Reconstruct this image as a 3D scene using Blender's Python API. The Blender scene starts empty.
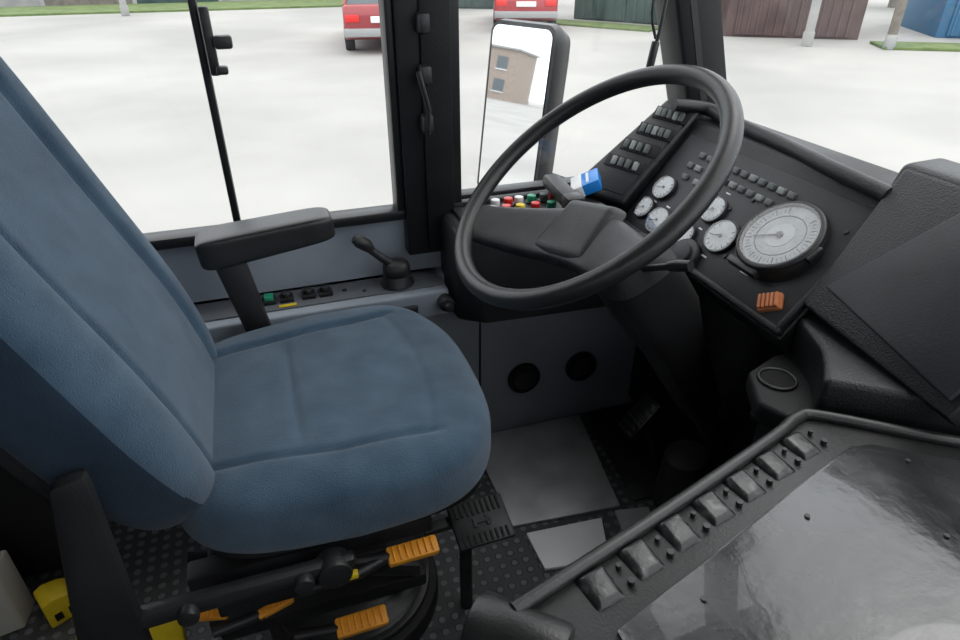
import bpy, bmesh, math, random
from mathutils import Vector, Matrix, Euler
random.seed(3)
sc=bpy.context.scene
try:
    sc.view_settings.view_transform='Standard'
except Exception: pass
COL=sc.collection
I4=Matrix.Identity(4)

# ---------------- materials ----------------
def mat(name,col,rough=.5,metal=0,col2=None,scale=20,bump=0,bscale=None,spec=.5,sheen=0,coat=0,stretch=None,contrast=(.35,.65),rvar=0,detail=6):
    m=bpy.data.materials.new(name);m.use_nodes=True
    nt=m.node_tree;b=nt.nodes["Principled BSDF"]
    b.inputs["Base Color"].default_value=(*col,1)
    b.inputs["Roughness"].default_value=rough
    b.inputs["Metallic"].default_value=metal
    b.inputs["Specular IOR Level"].default_value=spec
    b.inputs["Coat Weight"].default_value=coat
    if sheen:
        b.inputs["Sheen Weight"].default_value=sheen
        b.inputs["Sheen Roughness"].default_value=.5
    tc=nt.nodes.new("ShaderNodeTexCoord")
    src=tc.outputs["Object"]
    if stretch:
        mp=nt.nodes.new("ShaderNodeMapping");mp.inputs["Scale"].default_value=stretch
        nt.links.new(src,mp.inputs[0]);src=mp.outputs[0]
    if col2 or rvar:
        n=nt.nodes.new("ShaderNodeTexNoise");n.inputs["Scale"].default_value=scale;n.inputs["Detail"].default_value=detail
        nt.links.new(src,n.inputs["Vector"])
        mr=nt.nodes.new("ShaderNodeMapRange");mr.inputs[1].default_value=contrast[0];mr.inputs[2].default_value=contrast[1]
        nt.links.new(n.outputs[0],mr.inputs[0])
        if col2:
            mx=nt.nodes.new("ShaderNodeMix");mx.data_type='RGBA'
            mx.inputs[6].default_value=(*col,1);mx.inputs[7].default_value=(*col2,1)
            nt.links.new(mr.outputs[0],mx.inputs[0]);nt.links.new(mx.outputs[2],b.inputs["Base Color"])
        if rvar:
            m2=nt.nodes.new("ShaderNodeMapRange");m2.inputs[3].default_value=rough-rvar;m2.inputs[4].default_value=rough+rvar
            nt.links.new(mr.outputs[0],m2.inputs[0]);nt.links.new(m2.outputs[0],b.inputs["Roughness"])
    if bump:
        n2=nt.nodes.new("ShaderNodeTexNoise");n2.inputs["Scale"].default_value=bscale or 200;n2.inputs["Detail"].default_value=3
        nt.links.new(src,n2.inputs["Vector"])
        bp=nt.nodes.new("ShaderNodeBump");bp.inputs["Strength"].default_value=bump;bp.inputs["Distance"].default_value=.002
        nt.links.new(n2.outputs[0],bp.inputs["Height"]);nt.links.new(bp.outputs[0],b.inputs["Normal"])
    return m
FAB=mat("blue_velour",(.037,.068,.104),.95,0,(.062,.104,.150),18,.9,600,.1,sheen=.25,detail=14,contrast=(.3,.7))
FABSHADE=mat("blue_velour_shaded",(.016,.028,.045),.95,0,(.022,.037,.058),9,.6,500,.1,sheen=.08)  # same velour, with the shade of the backrest side put into its colour
BLK=mat("black_plastic",(.012,.012,.013),.42,0,(.02,.02,.021),30,.35,500)
BLKM=mat("black_matte",(.009,.009,.01),.6,0,(.014,.014,.015),12,.3,300,.3)
BLKR=mat("black_rubber",(.012,.012,.012),.38,0,(.018,.018,.018),20,.2,300)
DASH=mat("dash_vinyl",(.010,.0105,.0115),.46,0,(.016,.017,.019),6,.6,350,rvar=.08)
PANEL=mat("panel_face",(.018,.019,.022),.5,0,(.025,.027,.031),14,.2,300)
FRAME=mat("window_frame_black",(.010,.011,.012),.4)
GREYW=mat("grey_wall_paint",(.26,.29,.335),.5,0,(.31,.345,.39),5,.1,100)
GREYL=mat("grey_lower_panel",(.22,.235,.265),.55,0,(.27,.29,.325),4,.1,60)
STEEL=mat("worn_steel",(.34,.34,.345),.40,.4,(.55,.56,.57),9,.2,80,contrast=(.3,.7),rvar=.1)
ALU=mat("light_plate",(.78,.79,.80),.45,.05,(.88,.88,.9),10)
METD=mat("dark_metal",(.025,.025,.027),.45,.5,(.045,.045,.048),25)
ORG=mat("orange_plastic",(.9,.38,.03),.5,0,(.8,.31,.02),30)
ORGR=mat("orange_red_plastic",(.5,.16,.06),.5,0,(.65,.24,.1),40)
YEL=mat("yellow_plastic",(.8,.6,.02),.5,0,(.65,.46,.01),20)
WHITE=mat("white_plastic",(.75,.75,.75),.4)
DIAL=mat("dial_face",(.34,.36,.38),.4,0,(.42,.44,.46),30)
DIALT=mat("dial_face_large",(.20,.22,.24),.4,0,(.27,.29,.31),30)
DIALK=mat("dial_ink",(.02,.02,.02),.6)
GRN=mat("green_button",(.01,.30,.16),.4)
RED=mat("red_button",(.65,.02,.015),.35)
BLU=mat("blue_card",(.01,.22,.68),.35)
SWG=mat("switch_grey",(.11,.12,.12),.45)
SWL=mat("switch_light",(.26,.28,.27),.45)
CREAM=mat("cream_box",(.45,.43,.38),.6)
GLOSS=mat("glossy_black_cover",(.014,.014,.015),.25,0,(.028,.028,.029),7,.5,40,.8,coat=.5,rvar=.10)
LOUV=mat("worn_black_paint",(.016,.016,.017),.3,.2,(.08,.08,.08),70,.3,120,contrast=(.52,.72))
def glass_mat(name,f=.06,tint=(1,1,1)):
    m=bpy.data.materials.new(name);m.use_nodes=True;nt=m.node_tree;nt.nodes.clear()
    t=nt.nodes.new("ShaderNodeBsdfTransparent");t.inputs[0].default_value=(*tint,1)
    g=nt.nodes.new("ShaderNodeBsdfGlossy");g.inputs["Roughness"].default_value=.02
    mx=nt.nodes.new("ShaderNodeMixShader");mx.inputs[0].default_value=f
    o=nt.nodes.new("ShaderNodeOutputMaterial")
    nt.links.new(t.outputs[0],mx.inputs[1]);nt.links.new(g.outputs[0],mx.inputs[2]);nt.links.new(mx.outputs[0],o.inputs[0])
    return m
GLASS=glass_mat("window_glass",.03,(.97,.98,.98))
LENS=glass_mat("gauge_glass",.06)
MIRR=mat("mirror_glass",(.9,.92,.93),.02,1)
def studs():
    m=mat("studded_rubber",(.028,.029,.03),.5);nt=m.node_tree;b=nt.nodes["Principled BSDF"]
    tc=nt.nodes.new("ShaderNodeTexCoord");v=nt.nodes.new("ShaderNodeTexVoronoi");v.inputs["Scale"].default_value=38;v.inputs["Randomness"].default_value=0
    v.voronoi_dimensions='2D'
    nt.links.new(tc.outputs["Object"],v.inputs["Vector"])
    mr=nt.nodes.new("ShaderNodeMapRange");mr.inputs[1].default_value=.25;mr.inputs[2].default_value=.32;mr.inputs[3].default_value=1;mr.inputs[4].default_value=0
    nt.links.new(v.outputs["Distance"],mr.inputs[0])
    bp=nt.nodes.new("ShaderNodeBump");bp.inputs["Distance"].default_value=.003;bp.inputs["Strength"].default_value=.9
    nt.links.new(mr.outputs[0],bp.inputs["Height"]);nt.links.new(bp.outputs[0],b.inputs["Normal"])
    mx=nt.nodes.new("ShaderNodeMix");mx.data_type='RGBA';mx.inputs[6].default_value=(.05,.052,.055,1);mx.inputs[7].default_value=(.13,.135,.14,1)
    nt.links.new(mr.outputs[0],mx.inputs[0]);nt.links.new(mx.outputs[2],b.inputs["Base Color"])
    return m
STUD=studs()
ASPH=mat("asphalt_lot",(.300,.294,.282),.9,0,(.385,.374,.356),.30,.2,30)
GRASS=mat("grass",(.10,.15,.05),.9,0,(.16,.21,.08),3)
LEAF=mat("foliage",(.03,.06,.025),.9,0,(.07,.12,.05),4)
MAROON=mat("maroon_metal",(.085,.055,.053),.6,0,(.12,.08,.075),2)
GREENM=mat("green_metal",(.03,.06,.055),.6,0,(.05,.09,.08),2)
BLUEM=mat("blue_metal",(.05,.15,.27),.6)
BRICK=mat("brick_wall",(.3,.24,.2),.9,0,(.36,.3,.26),3)
CONC=mat("concrete",(.28,.28,.27),.9,0,(.36,.36,.34),2)
WOOD=mat("weathered_wood",(.15,.13,.11),.9,0,(.22,.2,.17),5)
CARR=mat("car_paint_red",(.36,.02,.03),.3,coat=.5)
CARR2=mat("car_paint_dark_red",(.28,.03,.035),.3,coat=.5)
CGL=mat("car_window",(.1,.12,.13),.1)
TYRE=mat("tyre",(.02,.02,.02),.8)
CHR=mat("car_bumper",(.3,.3,.3),.35)

# ---------------- builders ----------------
def group(name):
    e=bpy.data.objects.new(name,None);COL.objects.link(e);e.empty_display_size=.1
    return e
def fin(bm,name,m,parent=None,M=I4,ang=38):
    bmesh.ops.recalc_face_normals(bm,faces=bm.faces[:])
    bm.transform(M)
    me=bpy.data.meshes.new(name);bm.to_mesh(me);bm.free()
    me.shade_smooth()
    me.set_sharp_from_angle(angle=math.radians(ang))
    o=bpy.data.objects.new(name,me);COL.objects.link(o)
    if m: me.materials.append(m)
    if parent: o.parent=parent
    return o
def bev(bm,w,seg=2):
    if w>0:
        bmesh.ops.recalc_face_normals(bm,faces=bm.faces[:])
        ed=[e for e in bm.edges if len(e.link_faces)==2 and e.calc_face_angle(0)>.3]
        bmesh.ops.bevel(bm,geom=ed,offset=w,segments=seg,affect='EDGES',profile=.5,clamp_overlap=True)
def hexa(name,p,m,parent=None,b=0,M=I4,seg=2):
    bm=bmesh.new();v=[bm.verts.new(q) for q in p]
    for f in ((3,2,1,0),(4,5,6,7),(0,1,5,4),(1,2,6,5),(2,3,7,6),(3,0,4,7)): bm.faces.new([v[i] for i in f])
    bev(bm,b,seg);return fin(bm,name,m,parent,M)
def box(name,c,s,m,parent=None,b=0,M=I4,rot=None,seg=2):
    x,y,z=[k/2 for k in s]
    p=[Vector(q) for q in ((-x,-y,-z),(x,-y,-z),(x,y,-z),(-x,y,-z),(-x,-y,z),(x,-y,z),(x,y,z),(-x,y,z))]
    T=Matrix.Translation(c)
    if rot: T=T@Euler(rot).to_matrix().to_4x4()
    return hexa(name,p,m,parent,b,M@T,seg)
def prism(name,poly,ax,a0,a1,m,parent=None,b=0,M=I4,seg=2):
    def P(q,a):
        if ax=='Y': return (q[0],a,q[1])
        if ax=='X': return (a,q[0],q[1])
        return (q[0],q[1],a)
    bm=bmesh.new()
    A=[bm.verts.new(P(q,a0)) for q in poly];B=[bm.verts.new(P(q,a1)) for q in poly]
    n=len(poly);bm.faces.new(A);bm.faces.new(B[::-1])
    for i in range(n): bm.faces.new((A[i],A[(i+1)%n],B[(i+1)%n],B[i]))
    bev(bm,b,seg);return fin(bm,name,m,parent,M)
def loft(name,rings,m,parent=None,M=I4,caps=True,ang=38,closed=False):
    bm=bmesh.new();R=[[bm.verts.new(q) for q in r] for r in rings];n=len(rings[0])
    L=len(R)
    for k in range(L if closed else L-1):
        a=R[k];c=R[(k+1)%L]
        for i in range(n): bm.faces.new((a[i],a[(i+1)%n],c[(i+1)%n],c[i]))
    if caps and not closed: bm.faces.new(R[0]);bm.faces.new(R[-1][::-1])
    return fin(bm,name,m,parent,M,ang)
def sweep(name,pts,r,m,parent=None,M=I4,n=12,closed=False):
    pts=[Vector(p) for p in pts];L=len(pts);rings=[];prev=None
    for i,p in enumerate(pts):
        if closed: t=(pts[(i+1)%L]-pts[i-1]).normalized()
        else: t=(pts[min(i+1,L-1)]-pts[max(i-1,0)]).normalized()
        if prev is None:
            u=t.cross(Vector((0,0,1)))
            if u.length<.05: u=t.cross(Vector((1,0,0)))
            u.normalize()
        else: u=(prev-t*prev.dot(t)).normalized()
        prev=u;w=t.cross(u);rr=r[i] if isinstance(r,(list,tuple)) else r
        rings.append([p+u*math.cos(a)*rr+w*math.sin(a)*rr for a in [2*math.pi*k/n for k in range(n)]])
    return loft(name,rings,m,parent,M,closed=closed)
def cyl(name,p0,p1,r,m,parent=None,r2=None,M=I4,n=28,b=0):
    p0=Vector(p0);p1=Vector(p1);r2=r if r2 is None else r2
    t=(p1-p0).normalized();Ln=(p1-p0).length
    if b: prof=[(0,r-b),(b*.3,r-b*.3),(b,r),(Ln-b,r2),(Ln-b*.3,r2-b*.3),(Ln,r2-b)]
    else: prof=[(0,r),(Ln,r2)]
    u=t.cross(Vector((0,0,1)))
    if u.length<.05: u=t.cross(Vector((1,0,0)))
    u.normalize();w=t.cross(u)
    return loft(name,[[p0+t*d+(u*math.cos(a)+w*math.sin(a))*q for a in [2*math.pi*k/n for k in range(n)]] for d,q in prof],m,parent,M)
def ring(name,c,R,r,m,parent=None,M=I4,n=48,k=10):
    c=Vector(c)
    return sweep(name,[c+Vector((math.cos(a)*R,math.sin(a)*R,0)) for a in [2*math.pi*i/n for i in range(n)]],r,m,parent,M,k,True)
def smooth_path(pts,n=8):
    pts=[Vector(p) for p in pts];out=[]
    for i in range(len(pts)-1):
        p0=pts[max(i-1,0)];p1=pts[i];p2=pts[i+1];p3=pts[min(i+2,len(pts)-1)]
        for k in range(n):
            t=k/n
            out.append(.5*((2*p1)+(p2-p0)*t+(2*p0-5*p1+4*p2-p3)*t*t+(3*p1-p0-3*p2+p3)*t**3))
    out.append(pts[-1]);return out
def rbox(name,half,n,m,parent,M=I4,seg=40,deform=None):
    bm=bmesh.new();vs={}
    def V(a,b,c):
        k=(a,b,c)
        if k not in vs:
            q=Vector((2*a/seg-1,2*b/seg-1,2*c/seg-1))
            q=Vector([math.sin(t*math.pi/2)*.5+t*.5 for t in q])
            q/= (abs(q.x)**n+abs(q.y)**n+abs(q.z)**n)**(1/n)
            if deform: q=deform(q)
            vs[k]=bm.verts.new((q.x*half[0],q.y*half[1],q.z*half[2]))
        return vs[k]
    S=seg
    for i in range(S):
        for j in range(S):
            for f in ((lambda i,j:(i,j,0)),(lambda i,j:(i,j,S)),(lambda i,j:(i,0,j)),(lambda i,j:(i,S,j)),(lambda i,j:(0,i,j)),(lambda i,j:(S,i,j))):
                bm.faces.new([V(*f(i,j)),V(*f(i+1,j)),V(*f(i+1,j+1)),V(*f(i,j+1))])
    return fin(bm,name,m,parent,M,ang=80)

# ---------------- room shell ----------------
box("floor",(-1.4,.0,-.03),(5.0,2.6,.06),STUD)
w=group("wall_left")
box("upper_panel",(-.3,1.33,.3),(1.4,.06,.66),GREYW,w)
box("lower_panel",(.07,1.275,.24),(2.0,.05,.52),GREYL,w,.004)
box("front_lower_panel",(.74,1.33,.33),(.68,.06,.63),GREYL,w)
box("rear_part",(-2.45,1.33,.9),(2.9,.06,2.4),GREYW,w)
box("seam",(.43,1.2485,.30),(.004,.004,.4),BLKM,w)
for k,(x,z) in enumerate(((.549,.17),(.714,.17))):
    cyl("vent_%d"%k,(x,1.252,z),(x,1.235,z),.044,BLKM,w,b=.004)
    cyl("vent_core_%d"%k,(x,1.238,z),(x,1.230,z),.028,BLK,w,b=.003)
box("lintel",(-.3,1.33,1.98),(2.4,.06,.24),FRAME,w)
CEIL=mat("ceiling_panel",(.35,.35,.35),.7)
box("ceiling",(-1.65,.0,2.12),(4.6,2.7,.05),CEIL)
hexa("wall_front",[(1.0,-1.3,-.3),(1.06,-1.3,-.3),(1.06,1.3,-.3),(1.0,1.3,-.3),(1.03,-1.3,.72),(1.08,-1.3,.72),(1.08,1.3,.72),(1.03,1.3,.72)],BLKM)
wr=group("wall_right")
box("lower",(-1.6,-1.33,.45),(4.7,.06,1.5),GREYW,wr)
box("upper",(-1.6,-1.33,1.9),(4.7,.06,.5),GREYW,wr)
for x in (-3.9,-2.8,-1.7,-.6,.5): box("post_%d"%int(x*10),(x,-1.33,1.4),(.12,.06,.5),FRAME,wr)
box("wall_rear",(-3.95,0,1.0),(.06,2.6,2.2),GREYW)
pt=group("cab_partition")
box("panel",(-.86,.95,.55),(.03,.66,1.1),BLKM,pt,.006)
box("post",(-.86,.62,1.05),(.04,.04,2.08),METD,pt,.006)
# pillars
pl=group("trim_1")
box("pillar",(.333,1.315,1.3),(.125,.10,1.5),FRAME,pl,.006)
box("pillar_face",(.345,1.262,1.3),(.06,.012,1.48),BLKM,pl,.003)
for z in (.84,.93,1.02):
    box("latch_%d"%int(z*100),(.318,1.245,z),(.022,.03,.035),BLK,pl,.005)
sweep("latch_bar",[(.318,1.235,.82),(.318,1.225,.87),(.30,1.222,.94)],.005,BLK,pl)
pl2=group("trim_2")
def rk(z): return .93-.33*(z-.854)
hexa("corner_pillar",[(rk(.6),1.27,.6),(rk(.6)+.1,1.25,.6),(rk(.6)+.1,1.36,.6),(rk(.6),1.36,.6),(rk(2),1.27,2),(rk(2)+.1,1.25,2),(rk(2)+.1,1.36,2),(rk(2),1.36,2)],FRAME,pl2,.008)
hexa("pillar_rubber",[(rk(.6)+.03,1.262,.6),(rk(.6)+.045,1.26,.6),(rk(.6)+.045,1.28,.6),(rk(.6)+.03,1.28,.6),(rk(2)+.03,1.262,2),(rk(2)+.045,1.26,2),(rk(2)+.045,1.28,2),(rk(2)+.03,1.28,2)],BLKR,pl2)
# windows
w1=group("window_1")
box("frame_bottom",(-.42,1.3,.643),(1.39,.05,.022),FRAME,w1,.004)
box("frame_side",(.262,1.3,1.25),(.016,.05,1.2),FRAME,w1,.004)
box("slider_bar",(-.068,1.3,1.25),(.014,.03,1.2),FRAME,w1,.004)
box("frame_rear",(-.62,1.3,1.25),(.07,.05,1.2),FRAME,w1,.004)
box("glass_front",(.10,1.312,1.24),(.32,.004,1.18),GLASS,w1)
box("glass_rear",(-.35,1.322,1.24),(.56,.004,1.18),GLASS,w1)
box("latch_plate",(-.052,1.275,1.00),(.016,.02,.11),BLK,w1,.004)
box("latch_grip",(-.030,1.262,1.0),(.030,.02,.022),BLK,w1,.005)
box("latch_tab",(-.040,1.262,.955),(.02,.02,.014),BLK,w1,.004)
w2=group("window_2")
box("frame_bottom",(.66,1.315,.655),(.54,.04,.022),FRAME,w2,.004)
hexa("glass",[(.40,1.318,.66),(rk(.66)+.02,1.318,.66),(rk(.66)+.02,1.322,.66),(.40,1.322,.66),(.40,1.318,1.8),(rk(1.8)+.02,1.318,1.8),(rk(1.8)+.02,1.322,1.8),(.40,1.322,1.8)],GLASS,w2)
w3=group("window_3")
hexa("windshield_glass",[(1.062,-1.25,.74),(1.068,-1.25,.74),(1.068,1.25,.74),(1.062,1.25,.74),(.672,-1.25,1.95),(.678,-1.25,1.95),(.678,1.25,1.95),(.672,1.25,1.95)],GLASS,w3)
box("frame_bottom",(1.062,0,.735),(.03,2.5,.03),FRAME,w3,.004)
box("frame_top",(.69,0,1.97),(.05,2.6,.10),FRAME,w3,.004)

# ---------------- floor plates ----------------
fp=group("floor_plate")
prism("steel_plate",[(.40,.93),(.66,.905),(.72,1.24),(.40,1.245)],'Z',.001,.008,STEEL,fp,.001)
prism("light_plate",[(.42,.80),(.56,.775),(.60,.885),(.42,.90)],'Z',.001,.010,ALU,fp,.001)
prism("side_plate",[(.62,.80),(.70,.80),(.72,.88),(.64,.895)],'Z',.001,.009,STEEL,fp,.001)
prism("rear_plate",[(.70,.91),(.98,.90),(.98,1.24),(.74,1.24)],'Z',.001,.006,METD,fp,.001)
# ---------------- wall ledge ----------------
sh=group("armrest_console")
prism("ledge",[(1.18,.44),(1.18,.495),(1.185,.5),(1.30,.5),(1.30,.44)],'X',-.7,.335,GREYW,sh,.004)
box("dark_strip",(.03,1.24,.502),(.60,.075,.004),mat("console_strip",(.11,.12,.135),.5),sh,.001)
for k,(x,m) in enumerate(((-.035,GRN),(.0,BLK),(.045,BLK),(.08,BLK),)):
    box("button_base_%d"%k,(x,1.24,.507),(.028,.03,.010),BLKM,sh,.002)
    if k>0: cyl("button_%d"%k,(x,1.24,.51),(x,1.24,.522),.010,m,sh,b=.002)
    else: box("button_%d"%k,(x,1.24,.514),(.018,.022,.012),m,sh,.002)
box("button_red",(-.075,1.235,.51),(.014,.02,.016),RED,sh,.002)
box("label_yellow",(.0,1.210,.506),(.035,.008,.002),YEL,sh)
cyl("strip_screw_a",(.12,1.24,.504),(.12,1.24,.506),.005,METD,sh,n=12)
cyl("strip_screw_b",(.16,1.225,.504),(.16,1.225,.506),.004,METD,sh,n=12)
box("grab_slot",(.20,1.178,.462),(.13,.012,.028),BLK,sh,.006)
cyl("end_knob",(.325,1.185,.475),(.325,1.155,.475),.017,BLK,sh,b=.003)
cyl("end_knob_cap",(.325,1.157,.475),(.325,1.14,.475),.010,METD,sh,b=.002)
lv=group("handbrake_lever")
cyl("base",(.235,1.235,.504),(.235,1.235,.530),.037,BLK,lv,r2=.032,b=.005)
rbox("hub",(.03,.028,.022),2.4,BLK,lv,Matrix.Translation((.235,1.235,.54)),10)
sweep("stalk",[(.235,1.235,.545),(.205,1.235,.57),(.175,1.235,.60)],[.011,.009,.008],METD,lv)
sweep("grip",[(.185,1.235,.592),(.175,1.235,.604),(.16,1.235,.615),(.15,1.235,.622)],[.009,.014,.014,.008],BLK,lv)

# ---------------- left console box ----------------
sc_=group("side_console")
prism("body",[(.345,1.16),(.40,1.12),(.70,1.10),(.725,1.285),(.345,1.285)],'Z',.43,.645,DASH,sc_,.012,seg=3)
prism("top_plate",[(.37,1.17),(.41,1.145),(.64,1.14),(.64,1.265),(.37,1.265)],'Z',.646,.652,PANEL,sc_,.001)
prism("raised_rim",[(.36,1.262),(.68,1.262),(.68,1.285),(.36,1.285)],'Z',.64,.662,DASH,sc_,.006)
bt=[(.46,1.235,WHITE),(.49,1.235,RED),(.515,1.235,WHITE),(.545,1.235,GRN),(.575,1.235,SWG),(.44,1.195,WHITE),(.47,1.195,RED),(.50,1.19,YEL),(.535,1.19,RED),(.57,1.185,GRN),(.41,1.22,SWG),(.60,1.24,RED)]
for k,(x,y,m) in enumerate(bt):
    cyl("bezel_%d"%k,(x,y,.651),(x,y,.656),.013,BLK,sc_,b=.001)
    cyl("button_%d"%k,(x,y,.655),(x,y,.670),.010,m,sc_,b=.002)
# ---------------- dashboard ----------------
d=group("dashboard")
prism("main_body",[(.73,.60),(.893,.792),(.905,.812),(.985,.822),(1.0,.815),(1.005,.78),(.99,.42),(.93,.40),(.86,.50),(.765,.565)],'Y',.66,1.245,DASH,d,.006,seg=3)
XL=Vector((0,-1,0));YL=Vector((.6477,0,.7619));ZL=Vector((-.7619,0,.6477))
def PM(Y,z,off=0,rot=0):
    o=Vector((.22+.85*z,Y,z))+ZL*off
    M=Matrix(((XL.x,YL.x,ZL.x,o.x),(XL.y,YL.y,ZL.y,o.y),(XL.z,YL.z,ZL.z,o.z),(0,0,0,1)))
    return M@Matrix.Rotation(rot,4,'Z')
box("panel_plate",(0,.0,.002),(.50,.235,.006),PANEL,d,.003,M=PM(.92,.698))
box("panel_rim_bottom",(0,-.117,.006),(.52,.012,.016),DASH,d,.004,M=PM(.92,.698))
box("panel_rim_right",(.252,0,.006),(.012,.245,.016),DASH,d,.004,M=PM(.92,.698))
sweep("lip",smooth_path([(.86,1.21,.845),(.93,1.19,.835),(.935,1.12,.826),(.925,.95,.822),(.905,.80,.818),(.895,.68,.815)]),.014,DASH,d)
def gauge(nm,Y,z,R,off=.005):
    M=PM(Y,z,off)
    cyl(nm+"_bezel",(0,0,0),(0,0,.006),R*1.12,BLK,d,M=M,n=40,b=.002)
    ring(nm+"_rim",(0,0,.006),R*1.06,R*.07,BLKR,d,M=M)
    cyl(nm+"_face",(0,0,.006),(0,0,.0075),R,DIAL,d,M=M,n=40)
    for k in range(11):
        a=math.radians(-220+260/10*k)
        T=M@Matrix.Rotation(a,4,'Z')@Matrix.Translation((R*.82,0,.0081))
        box(nm+"_tick_%d"%k,(0,0,0),(R*.18,R*.05,.0006),DIALK,d,M=T)
    T=M@Matrix.Rotation(random.uniform(3.4,3.9),4,'Z')@Matrix.Translation((R*.3,0,.010))
    box(nm+"_needle",(0,0,0),(R*.8,R*.07,.001),DIALK,d,M=T)
    cyl(nm+"_needle_hub",(0,0,.008),(0,0,.011),R*.12,DIALK,d,M=M)
    cyl(nm+"_glass",(0,0,.012),(0,0,.0126),R*1.02,LENS,d,M=M,n=40)
for k,(Y,z,R) in enumerate(((1.115,.690,.025),(1.125,.647,.022),(1.064,.641,.027),(.975,.645,.022),(.957,.697,.025),(.895,.670,.031))):
    gauge("gauge_%d"%k,Y,z,R)
sp_M=PM(.778,.704,.008)@Matrix.Rotation(-.18,4,'X')
cyl("tachograph_housing",(0,0,-.016),(0,0,.018),.075,BLK,d,M=sp_M,n=56,b=.006)
ring("tachograph_ring",(0,0,.018),.068,.006,BLKR,d,M=sp_M,n=64)
cyl("tachograph_face",(0,0,.0165),(0,0,.0185),.062,DIALT,d,M=sp_M,n=56)
cyl("tachograph_inner",(0,0,.0186),(0,0,.0195),.024,mat("dial_inner",(.32,.34,.36),.4),d,M=sp_M,n=40)
ring("tachograph_inner_ring",(0,0,.0188),.042,.0008,DIALK,d,M=sp_M)
for k in range(40):
    a=math.radians(-240+300/39*k)
    T=sp_M@Matrix.Rotation(a,4,'Z')@Matrix.Translation((.053,0,.0191))
    box("tachograph_tick_%d"%k,(0,0,0),(.011 if k%3==0 else .006,.0018 if k%3==0 else .001,.0006),DIALK,d,M=T)
T=sp_M@Matrix.Rotation(3.7,4,'Z')@Matrix.Translation((.020,0,.0215))
box("tachograph_needle",(0,0,0),(.05,.0028,.001),DIALK,d,M=T)
cyl("tachograph_hub",(0,0,.019),(0,0,.023),.006,BLK,d,M=sp_M)
cyl("tachograph_glass",(0,0,.0245),(0,0,.0255),.065,LENS,d,M=sp_M,n=56)
box("tachograph_hinge",(-.01,-.075,.010),(.07,.014,.018),BLKR,d,.004,M=sp_M)
box("tachograph_tab",(.076,.0,.012),(.010,.03,.016),BLKR,d,.003,M=sp_M)
cyl("key_bezel",(0,0,0),(0,0,.018),.036,BLK,d,M=PM(.936,.618,.002),b=.004)
cyl("key_barrel",(0,0,.018),(0,0,.026),.024,METD,d,M=PM(.936,.618,.002),b=.002)
k=0
for z,ys in ((.763,(1.09,1.065,1.04,.985,.96,.935,.91,.885,.86,.835)),(.742,(1.10,1.075,1.03,.99,.965,.94,.915,.89,.865)),(.722,(1.09,1.05))):
    for Y in ys:
        box("rocker_%d"%k,(0,0,.004),(.017,.012,.008),(SWG,SWG,SWL)[k%3],d,.002,M=PM(Y,z,.003)@Matrix.Rotation(.25,4,'X'));k+=1
for j,(Y,z) in enumerate(((1.0,.72),(1.01,.665),(.93,.71),(.90,.735),(.86,.65),(.70,.75))):
    cyl("panel_screw_%d"%j,(0,0,0),(0,0,.003),.004,METD,d,M=PM(Y,z,.005),n=10)
for j,(Y,z,L) in enumerate(((1.07,.668,.012),(.955,.665,.010),(.90,.635,.014),(1.115,.665,.01),(.975,.622,.010),(.80,.645,.02),(.96,.728,.012),(1.03,.70,.010))):
    box("label_%d"%j,(0,0,0),(L,.003,.0006),WHITE,d,M=PM(Y,z,.0055))
for j in range(5):
    box("hazard_switch_rib_%d"%j,(.0,-.014+j*.007,.014),(.026,.0058,.010),ORGR,d,.002,M=PM(.714,.632,.002,-.9))
box("hazard_switch_body",(0,0,.006),(.030,.040,.012),ORGR,d,.003,M=PM(.714,.632,.002,-.9))
# raised switch box
A=[Vector((.655,1.275,.665)),Vector((.725,1.155,.655)),Vector((.925,1.19,.842)),Vector((.88,1.265,.850))]
nB=(A[1]-A[0]).cross(A[2]-A[0]).normalized()
if nB.z<0: nB=-nB
bb=[p-nB*.075 for p in A]
hexa("switch_box",[*bb,*A],DASH,d,.010,seg=3)
def bil(u,v): return (A[0]*(1-u)+A[1]*u)*(1-v)+(A[3]*(1-u)+A[2]*u)*v
ins=[bil(.1,.07),bil(.9,.07),bil(.9,.94),bil(.1,.94)]
hexa("switch_box_plate",[*[p-nB*.004 for p in ins],*[p+nB*.002 for p in ins]],PANEL,d,.002)
ux=(A[1]-A[0]).normalized();uy=nB.cross(ux).normalized()
if uy.z<0: uy=-uy
def BM(u,v,off=.002):
    o=bil(u,v)+nB*off
    return Matrix(((ux.x,uy.x,nB.x,o.x),(ux.y,uy.y,nB.y,o.y),(ux.z,uy.z,nB.z,o.z),(0,0,0,1)))
for r,(v,us) in enumerate(((.84,(.2,.34,.48,.62,.76)),(.67,(.22,.36,.50,.64,.78)),(.50,(.22,.36,.50,.66,)),(.33,(.3,.44,.58,.74)))):
    box("switch_row_frame_%d"%r,(0,0,.001),(.098-.02*v,.030,.003),BLKM,d,.001,M=BM(.5,v))
    for j,u in enumerate(us):
        box("switch_%d_%d"%(r,j),(0,0,.005),(.011,.020,.009),(SWL,SWG,SWG)[(r+j)%3],d,.002,M=BM(u,v)@Matrix.Rotation(.2,4,'X'))
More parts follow.
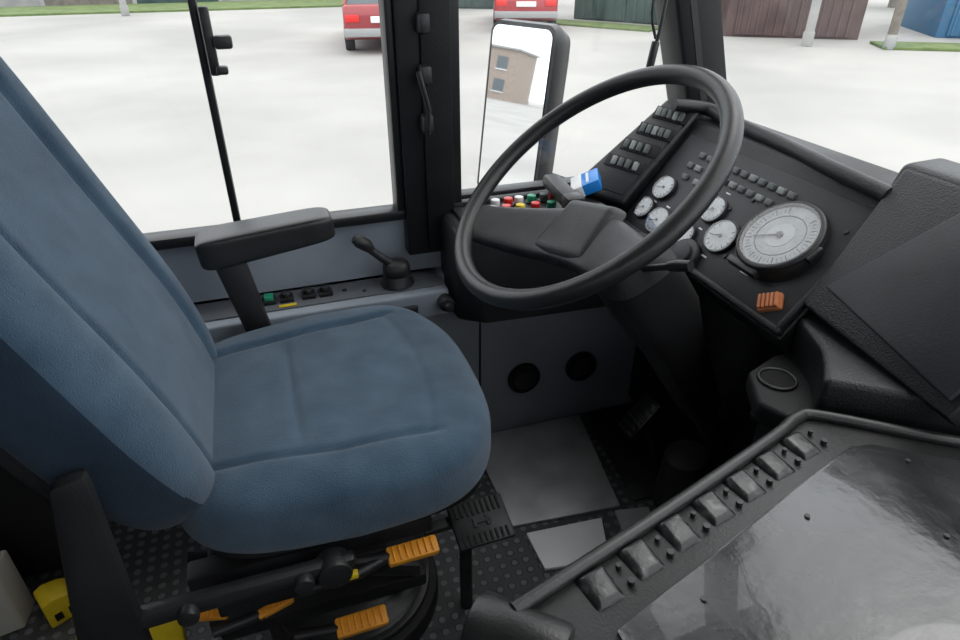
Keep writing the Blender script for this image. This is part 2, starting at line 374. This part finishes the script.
# centre cowl
hexa("cowl",[(.84,.38,.45),(1.0,.38,.45),(1.0,.675,.45),(.70,.66,.45),
     (.925,.38,.86),(1.0,.38,.862),(1.0,.70,.862),(.92,.70,.86)],DASH,d,.012,seg=3)
cn=Vector((-.785,0,.62))
def cw(Y,z,o=0): return Vector((.241+.79*z,Y,z))+cn*o
hexa("cowl_face",[cw(.665,.66,-.04),cw(.395,.64,-.04),cw(.385,.856,-.04),cw(.69,.856,-.04),cw(.665,.66,.002),cw(.395,.64,.002),cw(.385,.856,.002),cw(.69,.856,.002)],DASH,d,.008)
cp=[cw(.645,.690,0),cw(.405,.655,0),cw(.40,.845,0),cw(.56,.835,0)]
hexa("cowl_plate",[*cp,*[p+cn*.012 for p in cp]],PANEL,d,.004)
prism("tray_floor",[(.645,.525),(.625,.57),(.665,.64),(.735,.665),(.83,.665),(.83,.40),(.80,.40)],'Z',.535,.570,BLKM,d,.008,seg=3)
prism("tray_ledge",[(.668,.512),(.700,.545),(.725,.575),(.745,.62),(.760,.662),(.84,.662),(.84,.40),(.815,.40)],'Z',.565,.640,DASH,d,.010,seg=3)
ring("cup_holder_ring",(.690,.605,.572),.027,.003,BLKR,d)
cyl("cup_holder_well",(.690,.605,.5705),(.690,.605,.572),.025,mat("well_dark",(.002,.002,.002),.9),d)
box("under_dash_panel",(.93,.95,.30),(.10,.62,.56),BLKM,d,.01)
box("kick_panel",(.85,.63,.29),(.26,.04,.54),BLKM,d,.01)
cpk=group("cigarette_pack")
M=Matrix.Translation((.650,1.185,.700))@Matrix.Rotation(-.45,4,'Z')@Matrix.Rotation(-.45,4,'Y')
box("pack_blue",(0,0,0),(.060,.082,.024),BLU,cpk,.002,M=M)
box("pack_white",(-.019,.0,.0),(.026,.083,.0245),WHITE,cpk,.002,M=M)
box("pack_stripe",(.006,0,.0125),(.006,.06,.001),WHITE,cpk,0,M=M)
rd=group("handheld_radio")
M=Matrix.Translation((.592,1.175,.688))@Matrix.Rotation(1.5,4,'Z')@Matrix.Rotation(-.05,4,'Y')
box("body",(0.02,0,0),(.13,.038,.030),BLK,rd,.009,M=M)
box("head",(-.055,0,.002),(.04,.044,.036),BLKR,rd,.010,M=M)
box("tip",(-.076,0,.0),(.006,.03,.02),mat("brown_tip",(.12,.06,.03),.5),rd,.002,M=M)

# ---------------- steering ----------------
tau=math.radians(38)
C=Vector((.474,.880,.822))
e2=Vector((math.cos(tau),0,math.sin(tau)));nn=Vector((-math.sin(tau),0,math.cos(tau)));e1=Vector((0,-1,0))
WM=Matrix(((e1.x,e2.x,nn.x,C.x),(e1.y,e2.y,nn.y,C.y),(e1.z,e2.z,nn.z,C.z),(0,0,0,1)))
sw=group("steering_wheel")
RW=.235
ring("rim",(0,0,0),RW,.0155,BLKR,sw,M=WM,n=96,k=20)
WR=WM@Matrix.Rotation(math.radians(17),4,'Z')   # wheel is turned slightly
rings=[]
N=32
for i in range(N+1):
    s=-1+2*i/N;a=abs(s)
    cx=s*.200;cy=-.062-.060*a**1.5;cz=-.068+.064*a**2.2
    wd=.058-.018*a**.9;th=.020-.008*a
    dv=Vector((s*.5,1-.15*a,0)).normalized()
    r=[]
    for k in range(20):
        an=2*math.pi*k/20;cc=math.cos(an);ss=math.sin(an)
        px=math.copysign(abs(cc)**.5,cc)*wd;pz=math.copysign(abs(ss)**.5,ss)*th
        r.append(Vector((cx,cy,cz))+dv*px+Vector((0,0,pz)))
    rings.append(r)
loft("spoke_pad",rings,BLK,sw,WR,ang=50)
hexa("hub_pad",[(-.08,-.122,-.07),(.08,-.122,-.07),(.065,.006,-.07),(-.065,.006,-.07),(-.062,-.107,-.041),(.062,-.107,-.041),(.052,-.008,-.040),(-.052,-.008,-.040)],BLK,sw,.012,M=WR,seg=3)
cyl("hub_boss",(0,-.03,-.13),(0,-.05,-.07),.045,BLK,sw,r2=.055,M=WR,b=.004)
scn=group("steering_column")
def sec(z,wx,wy,ox=0,oy=0,p=.6):
    r=[]
    for k in range(24):
        an=2*math.pi*k/24;cc=math.cos(an);ss=math.sin(an)
        r.append(Vector((ox+math.copysign(abs(cc)**p,cc)*wx,oy+math.copysign(abs(ss)**p,ss)*wy,z)))
    return r
tau2=math.radians(30);Cc=C-nn*.115-e2*.03+Vector((.0,-.01,0))
c2=Vector((math.cos(tau2),0,math.sin(tau2)));cn2=Vector((-math.sin(tau2),0,math.cos(tau2)))
SM=Matrix(((e1.x,c2.x,cn2.x,Cc.x),(e1.y,c2.y,cn2.y,Cc.y),(e1.z,c2.z,cn2.z,Cc.z),(0,0,0,1)))
loft("upper_shroud",[sec(-.01,.035,.035),sec(-.04,.05,.045,0,.01),sec(-.07,.080,.070,0,.02),sec(-.18,.080,.070,0,.03),sec(-.30,.062,.052,0,.03),sec(-.42,.05,.045,0,.03),sec(-.48,.045,.04,0,.03)],BLKM,scn,SM,ang=30)
cyl("shaft",(0,.03,-.46),(0,.03,-.68),.025,METD,scn,M=SM)
sweep("stalk",smooth_path([(.05,.02,-.05),(.08,.04,-.045),(.11,.06,-.04)]),[.006]*17,BLK,scn,M=SM)
sweep("stalk_grip",[(.095,.05,-.042),(.11,.06,-.04),(.130,.07,-.037)],[.008,.010,.009],BLKR,scn,M=SM)
cyl("floor_boot",(.82,.87,.0),(.79,.87,.16),.08,BLKM,scn,r2=.05,b=.01)
for nm,(x,y) in {"brake_pedal":(.76,1.02),"accelerator_pedal":(.78,.74)}.items():
    g=group(nm)
    Mp=Matrix.Translation((x,y,.16))@Matrix.Rotation(-.9,4,'Y')
    box("pad",(0,0,0),(.11,.065,.014),BLKR,g,.004,M=Mp)
    for j in range(6): box("rib_%d"%j,(-.045+j*.018,0,.009),(.006,.055,.005),BLKR,g,.001,M=Mp)
    sweep("arm",[(x+.01,y,.15),(x+.05,y,.07),(x+.07,y,.0)],.012,METD,g)

# ---------------- driver seat ----------------
st=group("driver_seat")
def gs(x,c,w): return math.exp(-((x-c)/w)**2)
def defc(q):
    q=q.copy();u,v=q.x,q.y
    taper=1-.10*max(0,-u)
    if q.z>0:
        hgt=1.0-.12*(1-abs(v)**2)*(1-u*u)
        lim=.66+.06*u
        s=gs(abs(v),lim,.028)*(1 if u<.55 else max(0,1-(u-.55)/.12))
        s2=gs(u,.62-.14*v*v,.028)*(1 if abs(v)<.66 else 0)*.8
        s3=gs(u,-.22,.022)*(1 if abs(v)<.45 else max(0,1-(abs(v)-.45)/.12))
        bol=.10*(1/(1+math.exp(-(abs(v)-lim)*30)))
        q.z=q.z*(hgt+bol)-.12*s-.05*s2-.09*s3
        q.z+=.02*math.sin(9*u+2)*math.cos(7*v+1)
        q.z-=.35*max(0,u-.55)**1.5
    q.y*=taper
    q.x-=.13*max(0,u)*v*v
    return q
rbox("seat_cushion",(.243,.248,.066),4.0,FAB,st,Matrix.Translation((.040,.862,.488))@Matrix.Rotation(-.03,4,'Y'),84,defc)
rbox("seat_pan",(.215,.228,.026),5,BLKM,st,Matrix.Translation((.040,.865,.447)),24)
def defb(q):
    q=q.copy();y,z=q.y,q.z
    if q.x>0:
        s=gs(abs(y),.58,.035)*(1 if z<.8 else 0)
        bol=.24/(1+math.exp(-(abs(y)-.62)*18))
        q.x=q.x*(.82+bol+.12*gs(z,-.45,.35)*(1-y*y))-.16*s
    wid=1-.10*max(0,z)**2-.10*max(0,-z-.5)
    q.y*=wid
    return q
rec=math.radians(21)
BMt=Matrix.Translation((-.170,.858,.55))@Matrix.Rotation(-rec,4,'Y')
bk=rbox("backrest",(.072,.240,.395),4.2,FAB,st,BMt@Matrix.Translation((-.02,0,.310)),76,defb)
bk.data.materials.append(FABSHADE)
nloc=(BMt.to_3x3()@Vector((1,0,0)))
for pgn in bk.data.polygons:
    if pgn.normal.dot(nloc)<.35 and pgn.normal.y<.3: pgn.material_index=1  # painted shade: near-side and rear faces take the darkened velour copy
rbox("backrest_shell",(.045,.225,.36),4.5,BLKM,st,BMt@Matrix.Translation((-.065,0,.33)),30)
# armrest
sweep("armrest_stalk",smooth_path([(-.06,1.14,.45),(-.07,1.14,.55),(-.075,1.135,.66)]),.015,BLK,st,n=10)
hexa("armrest_stalk_cover",[(-.07,1.125,.43),(-.025,1.125,.43),(-.025,1.15,.43),(-.07,1.15,.43),(-.115,1.12,.66),(-.06,1.12,.66),(-.06,1.145,.66),(-.115,1.145,.66)],BLK,st,.008)
def defa(q):
    q=q.copy()
    if q.z<0: q.z*=.95-.25*q.x
    q.y*=1-.08*q.x
    return q
rbox("armrest_pad",(.116,.038,.027),7,BLKR,st,Matrix.Translation((-.015,1.105,.703))@Matrix.Rotation(-.08,4,'Y'),24,defa)
# base mechanism
for sY in (.67,1.06):
    box("slide_rail_%d"%int(sY*100),(-.02,sY,.40),(.34,.035,.03),METD,st,.004)
    box("side_plate_%d"%int(sY*100),(-.04,sY-.03,.37),(.24,.012,.05),BLKM,st,.004)
box("frame_cross",(.13,.87,.395),(.03,.42,.03),METD,st,.004)
box("frame_cross_rear",(-.15,.87,.395),(.03,.42,.03),METD,st,.004)
for s in (-1,1):
    a0,a1=(.20,.35) if s<0 else (.35,.20)
    hexa("scissor_%d"%s,[(-.20,.72,a0),(.14,.72,a1),(.14,.74,a1),(-.20,.74,a0),(-.20,.72,a0+.03),(.14,.72,a1+.03),(.14,.74,a1+.03),(-.20,.74,a0+.03)],METD,st,.003)
box("lower_frame",(-.02,.88,.19),(.34,.32,.03),BLKM,st,.006)
rings=[]
for i in range(9):
    z=.06+.13*i/8;rr=.15 if i%2==0 else .125
    rings.append([Vector((.03+math.cos(a)*rr,.87+math.sin(a)*rr,z)) for a in [2*math.pi*k/36 for k in range(36)]])
loft("bellows",rings,BLKR,st,ang=20)
cyl("pedestal",(.03,.87,.0),(.03,.87,.05),.17,BLKM,st,b=.008,n=48)
cyl("pedestal_ring",(.03,.87,.05),(.03,.87,.065),.155,METD,st,b=.005,n=48)
hexa("rear_bracket",[(-.335,.585,.26),(-.235,.585,.26),(-.235,.61,.26),(-.335,.61,.26),(-.265,.585,.67),(-.225,.585,.68),(-.225,.61,.68),(-.265,.61,.67)],BLKM,st,.012)
hexa("side_arm",[(-.26,.590,.415),(.03,.590,.425),(.03,.612,.425),(-.26,.612,.415),(-.26,.590,.445),(.03,.590,.445),(.03,.612,.445),(-.26,.612,.445)],BLK,st,.008)
for x in (-.18,-.04): cyl("pivot_bolt_%d"%int(x*100),(x,.60,.430),(x,.578,.430),.013,METD,st,b=.003)
cyl("recline_hub",(-.0,.62,.425),(-.0,.585,.425),.024,BLK,st,b=.006)
sweep("adjust_rod",[(-.05,.60,.40),(.03,.61,.39),(.08,.63,.385)],.008,METD,st)
def handle(nm,c,rot,L=.085,W=.032):
    Mh=Matrix.Translation(c)@Matrix.Rotation(rot,4,'Z')@Matrix.Rotation(.35,4,'X')
    box(nm,(0,0,0),(L,W,.016),ORG,st,.004,M=Mh)
    for j in range(7): box(nm+"_rib_%d"%j,(-L*.38+j*L*.76/6,0,.009),(.003,W*.8,.003),ORG,st,.001,M=Mh)
    cyl(nm+"_rod",(-L/2-.06,0.01,0),(-L/2+.01,0,0),.008,METD,st,M=Mh)
handle("height_handle",(.112,.625,.388),.02,.075,.027)
handle("damping_handle",(.027,.640,.242),.02,.080,.030)
handle("tilt_handle",(-.092,.665,.300),.30,.055,.014)
handle("slide_handle",(-.180,.67,.315),-.25,.05,.014)
box("yellow_tag",(.02,.595,.41),(.02,.01,.010),YEL,st,.002)
ft=group("foot_pedal")
Mf=Matrix.Translation((.262,.757,.255))@Matrix.Rotation(.02,4,'Z')@Matrix.Rotation(.35,4,'X')
box("plate",(0,0,0),(.105,.085,.010),METD,ft,.006,M=Mf)
for j in range(9): box("slot_%d"%j,(-.040+j*.010,.026,.006),(.004,.026,.003),BLKM,ft,M=Mf)
for j in range(9): box("slot_b%d"%j,(-.040+j*.010,-.030,.006),(.004,.018,.003),BLKM,ft,M=Mf)
box("emblem_bar_a",(-.012,-.002,.007),(.006,.018,.003),METD,ft,M=Mf)
box("emblem_bar_b",(.004,-.002,.007),(.026,.005,.003),METD,ft,M=Mf)
box("emblem_bar_c",(.012,-.002,.007),(.006,.018,.003),METD,ft,M=Mf)
box("bracket",(-.05,.02,-.02),(.10,.02,.02),METD,ft,.003,M=Mf)
cyl("post",(.24,.78,.0),(.24,.78,.245),.012,METD,ft)

for i,(x,y,r,s) in enumerate(((-.50,1.04,.5,.62),(-.37,.87,.15,.9))):
    g=group("wheel_chock")
    Mc=Matrix.Translation((x,y,0))@Matrix.Rotation(r,4,'Z')@Matrix.Scale(s,4)
    prism("wedge",[(-.09,.0),(.09,.0),(.09,.02),(-.02,.10),(-.06,.11),(-.09,.10)],'Y',-.045,.045,YEL,g,.006,M=Mc)
    for j in range(3):
        box("pocket_%d"%j,(-.06+j*.04,-.0455,.035),(.022,.002,.03),BLKM,g,0,M=Mc)
sb=group("storage_box")
box("box_body",(-.62,1.185,.19),(.22,.11,.36),BLKM,sb,.01)
box("box_rim",(-.62,1.185,.375),(.23,.12,.015),METD,sb,.004)
pb=group("paper_bag")
prism("bag",[(-.64,1.00),(-.585,1.01),(-.58,1.07),(-.64,1.06)],'Z',0,.16,CREAM,pb,.006)
prism("folded_top",[(-.635,1.01),(-.59,1.017),(-.585,1.06),(-.635,1.05)],'Z',.155,.175,CREAM,pb,.004)

# ---------------- engine cover ----------------
ec=group("engine_cover")
top=[(.155,.355),(.56,.475),(.615,.497),(.645,.495),(.80,.375),(.99,.35),(.99,-.35),(.20,-.35),(.13,.30)]
base=[(x+(.02 if x<.3 else 0),y-.02) for x,y in top]
prism("body",base,'Z',.0,.565,BLKM,ec,.01)
prism("flange",top,'Z',.56,.598,BLKR,ec,.010,seg=3)
inner=[(.235,.30),(.59,.412),(.635,.425),(.665,.42),(.79,.325),(.965,.30),(.965,-.32),(.24,-.32)]
prism("gloss_plate",inner,'Z',.595,.606,GLOSS,ec,.004)
sweep("rim_bead",smooth_path([(.155,.352,.60),(.36,.410,.602),(.56,.472,.602),(.62,.494,.602),(.655,.483,.602),(.80,.372,.602),(.90,.352,.602),(.99,.35,.602)],5),.008,BLKR,ec)
dirv=Vector((.4,.12,0)).normalized();nv=Vector((-dirv.y,dirv.x,0))
for k in range(7):
    c=Vector((.245,.346,.601))+dirv*(k*.059)
    Ml=Matrix(((dirv.x,nv.x,0,c.x),(dirv.y,nv.y,0,c.y),(0,0,1,c.z),(0,0,0,1)))
    hexa("louvre_%d"%k,[(-.021,-.018,-.004),(.017,-.022,-.004),(.024,.022,-.004),(-.016,.024,-.004),(-.014,-.013,.002),(.010,-.014,.002),(.016,.016,.006),(-.010,.018,.006)],LOUV,ec,.003,M=Ml)
    cyl("louvre_bolt_%d"%k,(.030,-.012,-.002),(.030,-.012,.003),.004,METD,ec,M=Ml,n=10)
    cyl("louvre_bolt_b%d"%k,(.033,.008,-.002),(.033,.008,.003),.003,METD,ec,M=Ml,n=10)
cyl("end_roll",(.12,.37,.57),(.19,.30,.575),.035,BLKR,ec,b=.008)
for k,(x,y) in enumerate(((.33,.30),(.5,.35),(.68,.38),(.42,.2),(.62,.28),(.72,.2))):
    cyl("plate_screw_%d"%k,(x,y,.605),(x,y,.608),.003,METD,ec,n=12)

# ---------------- mirror outside ----------------
mg=group("side_mirror")
mc=Vector((.652,1.60,.750))
n_=Vector((-.905,-.40,.13)).normalized();x_=Vector((.40,-.905,0)).normalized();y_=n_.cross(x_).normalized()
if y_.z<0: y_=-y_;x_=-x_
x_=y_.cross(n_).normalized()
MM=Matrix(((x_.x,y_.x,n_.x,mc.x),(x_.y,y_.y,n_.y,mc.y),(x_.z,y_.z,n_.z,mc.z),(0,0,0,1)))
def rr(w,h,r,n=6):
    o=[]
    for cx,cy,a0 in ((w-r,h-r,0),(-w+r,h-r,90),(-w+r,-h+r,180),(w-r,-h+r,270)):
        for k in range(n+1):
            a=math.radians(a0+90*k/n);o.append((cx+math.cos(a)*r,cy+math.sin(a)*r))
    return o
loft("housing",[[Vector((x*s,y*s,z)) for x,y in rr(.112,.225,.03)] for z,s in ((.012,1),(-.01,1.02),(-.05,.95),(-.08,.75))],BLKR,mg,MM)
loft("glass",[[Vector((x,y,z)) for x,y in rr(.102,.215,.022)] for z in (.0125,.015)],MIRR,mg,MM)
sweep("arm",[mc-n_*.06+Vector((0,0,-.15)),Vector((.80,1.52,.57)),Vector((.95,1.42,.55))],.014,BLKR,mg)
cb=group("hanging_cable")
sweep("cable",smooth_path([(.80,1.20,2.09),(.80,1.20,1.2),(.795,1.2,1.02),(.785,1.2,.96)]),.004,BLK,cb)
sweep("cable_b",smooth_path([(.81,1.20,2.09),(.81,1.20,1.2),(.77,1.2,1.05),(.785,1.2,.98)]),.003,BLK,cb)
cyl("plug",(.787,1.2,.975),(.78,1.2,.925),.008,BLK,cb,b=.002)

# ---------------- exterior ----------------
G=-.9
box("ground",(0,15,G-.05),(260,160,.1),ASPH)
def car(nm,x,y,rot,paint):
    g=group(nm)
    Mc=Matrix.Translation((x,y,G))@Matrix.Rotation(rot,4,'Z')
    prism("body",[(0,.35),(.02,.78),(.1,.92),(1.0,.95),(3.0,.93),(3.9,.8),(4.0,.6),(4.0,.3),(3.7,.25),(.25,.25)],'Y',-.8,.8,paint,g,.06,M=Mc,seg=3)
    pts=[(.25,.9),(.75,1.36),(1.0,1.42),(2.1,1.42),(2.4,1.34),(3.0,.92)]
    bm=bmesh.new();A_=[bm.verts.new((a,-.76+ (b-.9)*.28,b)) for a,b in pts];B_=[bm.verts.new((a,.76-(b-.9)*.28,b)) for a,b in pts]
    n=len(pts);bm.faces.new(A_);bm.faces.new(B_[::-1])
    for i in range(n): bm.faces.new((A_[i],A_[(i+1)%n],B_[(i+1)%n],B_[i]))
    bev(bm,.03);fin(bm,"cabin",CGL,g,Mc)
    box("roof",(1.55,0,1.425),(1.35,1.22,.04),paint,g,.02,M=Mc)
    for sx in(-1,1):
        for a,b in(((.25,.9),(.78,1.40)),((2.35,1.36),(3.0,.92)),((1.5,.93),(1.5,1.4))):
            sweep("cabin_post",[(a[0],sx*(.76-(a[1]-.9)*.28),a[1]),(b[0],sx*(.76-(b[1]-.9)*.28),b[1])],.035,paint,g,M=Mc,n=8)
        box("tail_light",(-.0,sx*.62,.68),(.05,.28,.14),RED,g,.01,M=Mc)
        box("head_light",(3.98,sx*.6,.62),(.05,.3,.14),WHITE,g,.01,M=Mc)
        for wx in (.7,3.2):
            cyl("wheel",(wx,sx*.62,.3),(wx,sx*.82,.3),.3,TYRE,g,M=Mc,b=.03)
            cyl("wheel_hub",(wx,sx*.80,.3),(wx,sx*.83,.3),.17,CHR,g,M=Mc,b=.01)
    box("rear_bumper",(-.04,0,.42),(.14,1.6,.16),CHR,g,.03,M=Mc)
    box("front_bumper",(4.02,0,.42),(.12,1.6,.16),CHR,g,.03,M=Mc)
    box("number_plate",(-.02,0,.66),(.04,.5,.12),WHITE,g,.005,M=Mc)
    return g
car("car",2.80,14.2,math.radians(80),CARR2)
car("car",6.95,16.6,math.radians(70),CARR)
def slab(nm,x0,y0,x1,y1,h,t,m,z0=G):
    v=Vector((x1-x0,y1-y0,0));L=v.length;a=math.atan2(v.y,v.x)
    return box(nm,((x0+x1)/2,(y0+y1)/2,z0+h/2),(L,t,h),m,None,.01,rot=(0,0,a))
box("grass_verge",(-6,27.0,G+.03),(34,3,.06),GRASS)
slab("grass_verge",8.0,19.4,10.4,15.9,.05,1.0,GRASS)
slab("grass_verge",13.4,11.7,16.5,9.9,.06,1.0,GRASS)
gf=group("fence")
for k in range(14):
    x=-26+k*3
    box("panel_%d"%k,(x,29.2,G+1.1),(2.9,.1,2.2),(CONC,WOOD,GREENM)[k%3],gf,.02)
    box("post_%d"%k,(x+1.5,29.2,G+1.2),(.15,.15,2.4),CONC,gf)
def shed(nm,x0,y0,x1,y1,h,m):
    g=group(nm);v=Vector((x1-x0,y1-y0,0));L=v.length;a=math.atan2(v.y,v.x)
    Ms=Matrix.Translation((x0,y0,G))@Matrix.Rotation(a,4,'Z')
    box("wall",(L/2,1.5,h/2),(L,3,h),m,g,.01,M=Ms)
    for s in (.27,.73):
        box("door_leaf",(L*s,-.03,h*.42),(L*.40,.06,h*.8),m,g,.02,M=Ms)
        for j in range(6): box("rib",(L*s-L*.17+j*L*.068,-.07,h*.42),(.04,.03,h*.78),m,g,0,M=Ms)
    box("roof",(L/2,1.4,h+.06),(L+.1,3.2,.12),CONC,g,.02,M=Ms)
shed("garage",9.6,19.2,11.6,16.2,2.4,GREENM)
shed("garage",11.3,14.3,13.9,12.7,2.4,MAROON)
shed("garage",16.0,12.4,18.6,10.8,2.2,BLUEM)
shed("garage",5.6,24.5,8.6,22.9,2.6,GREENM)
def pole(x,y,r,m,h=6):
    g=group("utility_pole");cyl("post",(x,y,G),(x,y,G+h),r,m,g,r2=r*.8)
    cyl("foot",(x,y,G),(x,y,G+.3),r*1.2,CONC,g,b=.02)
    box("crossarm",(x,y,G+h-.4),(1.2,.1,.1),m,g,.01)
pole(12.0,12.3,.10,CONC);pole(13.3,11.3,.10,WOOD);pole(6.0,20.2,.12,CONC);pole(-3.3,24.6,.10,CONC)
def tree(x,y,s):
    g=group("tree");cyl("trunk",(x,y,G),(x,y,G+2*s),.15*s,WOOD,g,r2=.1*s)
    for k in range(7):
        bm=bmesh.new();bmesh.ops.create_icosphere(bm,subdivisions=3,radius=random.uniform(.8,1.2)*s)
        for v in bm.verts: v.co*=1+random.uniform(-.14,.14)
        bm.transform(Matrix.Translation((x+random.uniform(-1,1)*s,y+random.uniform(-1,1)*s,G+random.uniform(1.8,3.6)*s)))
        fin(bm,"crown_%d"%k,LEAF,g)
for x,y,s in ((-9,35,1.6),(-4.5,35.5,1.5),(1,36,1.7),(6,35,1.5),(13,32,1.4),(-14,35,1.6),(22,19,1.2)): tree(x,y,s)
bd=group("building")
box("walls",(-86,48,G+3.2),(8,34,6.4),BRICK,bd)
box("roof",(-86,48,G+6.5),(8.6,34.6,.25),CONC,bd)
for k in range(12):
    for fl in range(2):
        box("window_pane_%d_%d"%(k,fl),(-81.98,33+k*2.7,G+1.8+fl*2.8),(.08,1.5,1.6),CGL,bd)
        box("window_trim_%d_%d"%(k,fl),(-81.95,33+k*2.7,G+1.0+fl*2.8),(.2,1.7,.12),WHITE,bd)

# ---------------- light ----------------
wd=bpy.data.worlds.new("overcast");sc.world=wd;wd.use_nodes=True
nt=wd.node_tree;bg=nt.nodes["Background"]
tc=nt.nodes.new("ShaderNodeTexCoord");sx=nt.nodes.new("ShaderNodeSeparateXYZ");nt.links.new(tc.outputs["Generated"],sx.inputs[0])
rp=nt.nodes.new("ShaderNodeValToRGB");rp.color_ramp.elements[0].position=.0;rp.color_ramp.elements[0].color=(.82,.88,.95,1)
rp.color_ramp.elements[1].position=.8;rp.color_ramp.elements[1].color=(1,1,1,1)
nt.links.new(sx.outputs[2],rp.inputs[0]);nt.links.new(rp.outputs[0],bg.inputs[0]);bg.inputs[1].default_value=2.6
sl=bpy.data.lights.new("sun","SUN");sl.energy=.6;sl.angle=math.radians(25);sl.color=(1,.97,.93)
so=bpy.data.objects.new("sun_light",sl);COL.objects.link(so);so.rotation_euler=Vector((-.5,-.25,-.8)).to_track_quat('-Z','Y').to_euler()

# ---------------- camera ----------------
cd=bpy.data.cameras.new("camera");cd.lens=24;cd.sensor_width=36;cd.clip_start=.02;cd.clip_end=300
co=bpy.data.objects.new("camera",cd);COL.objects.link(co)
hd=math.radians(71);p=math.radians(30.7)
F=Vector((math.cos(hd)*math.cos(p),math.sin(hd)*math.cos(p),-math.sin(p)))
co.location=(0,0,1.15);co.rotation_euler=F.to_track_quat('-Z','Y').to_euler()
sc.camera=co
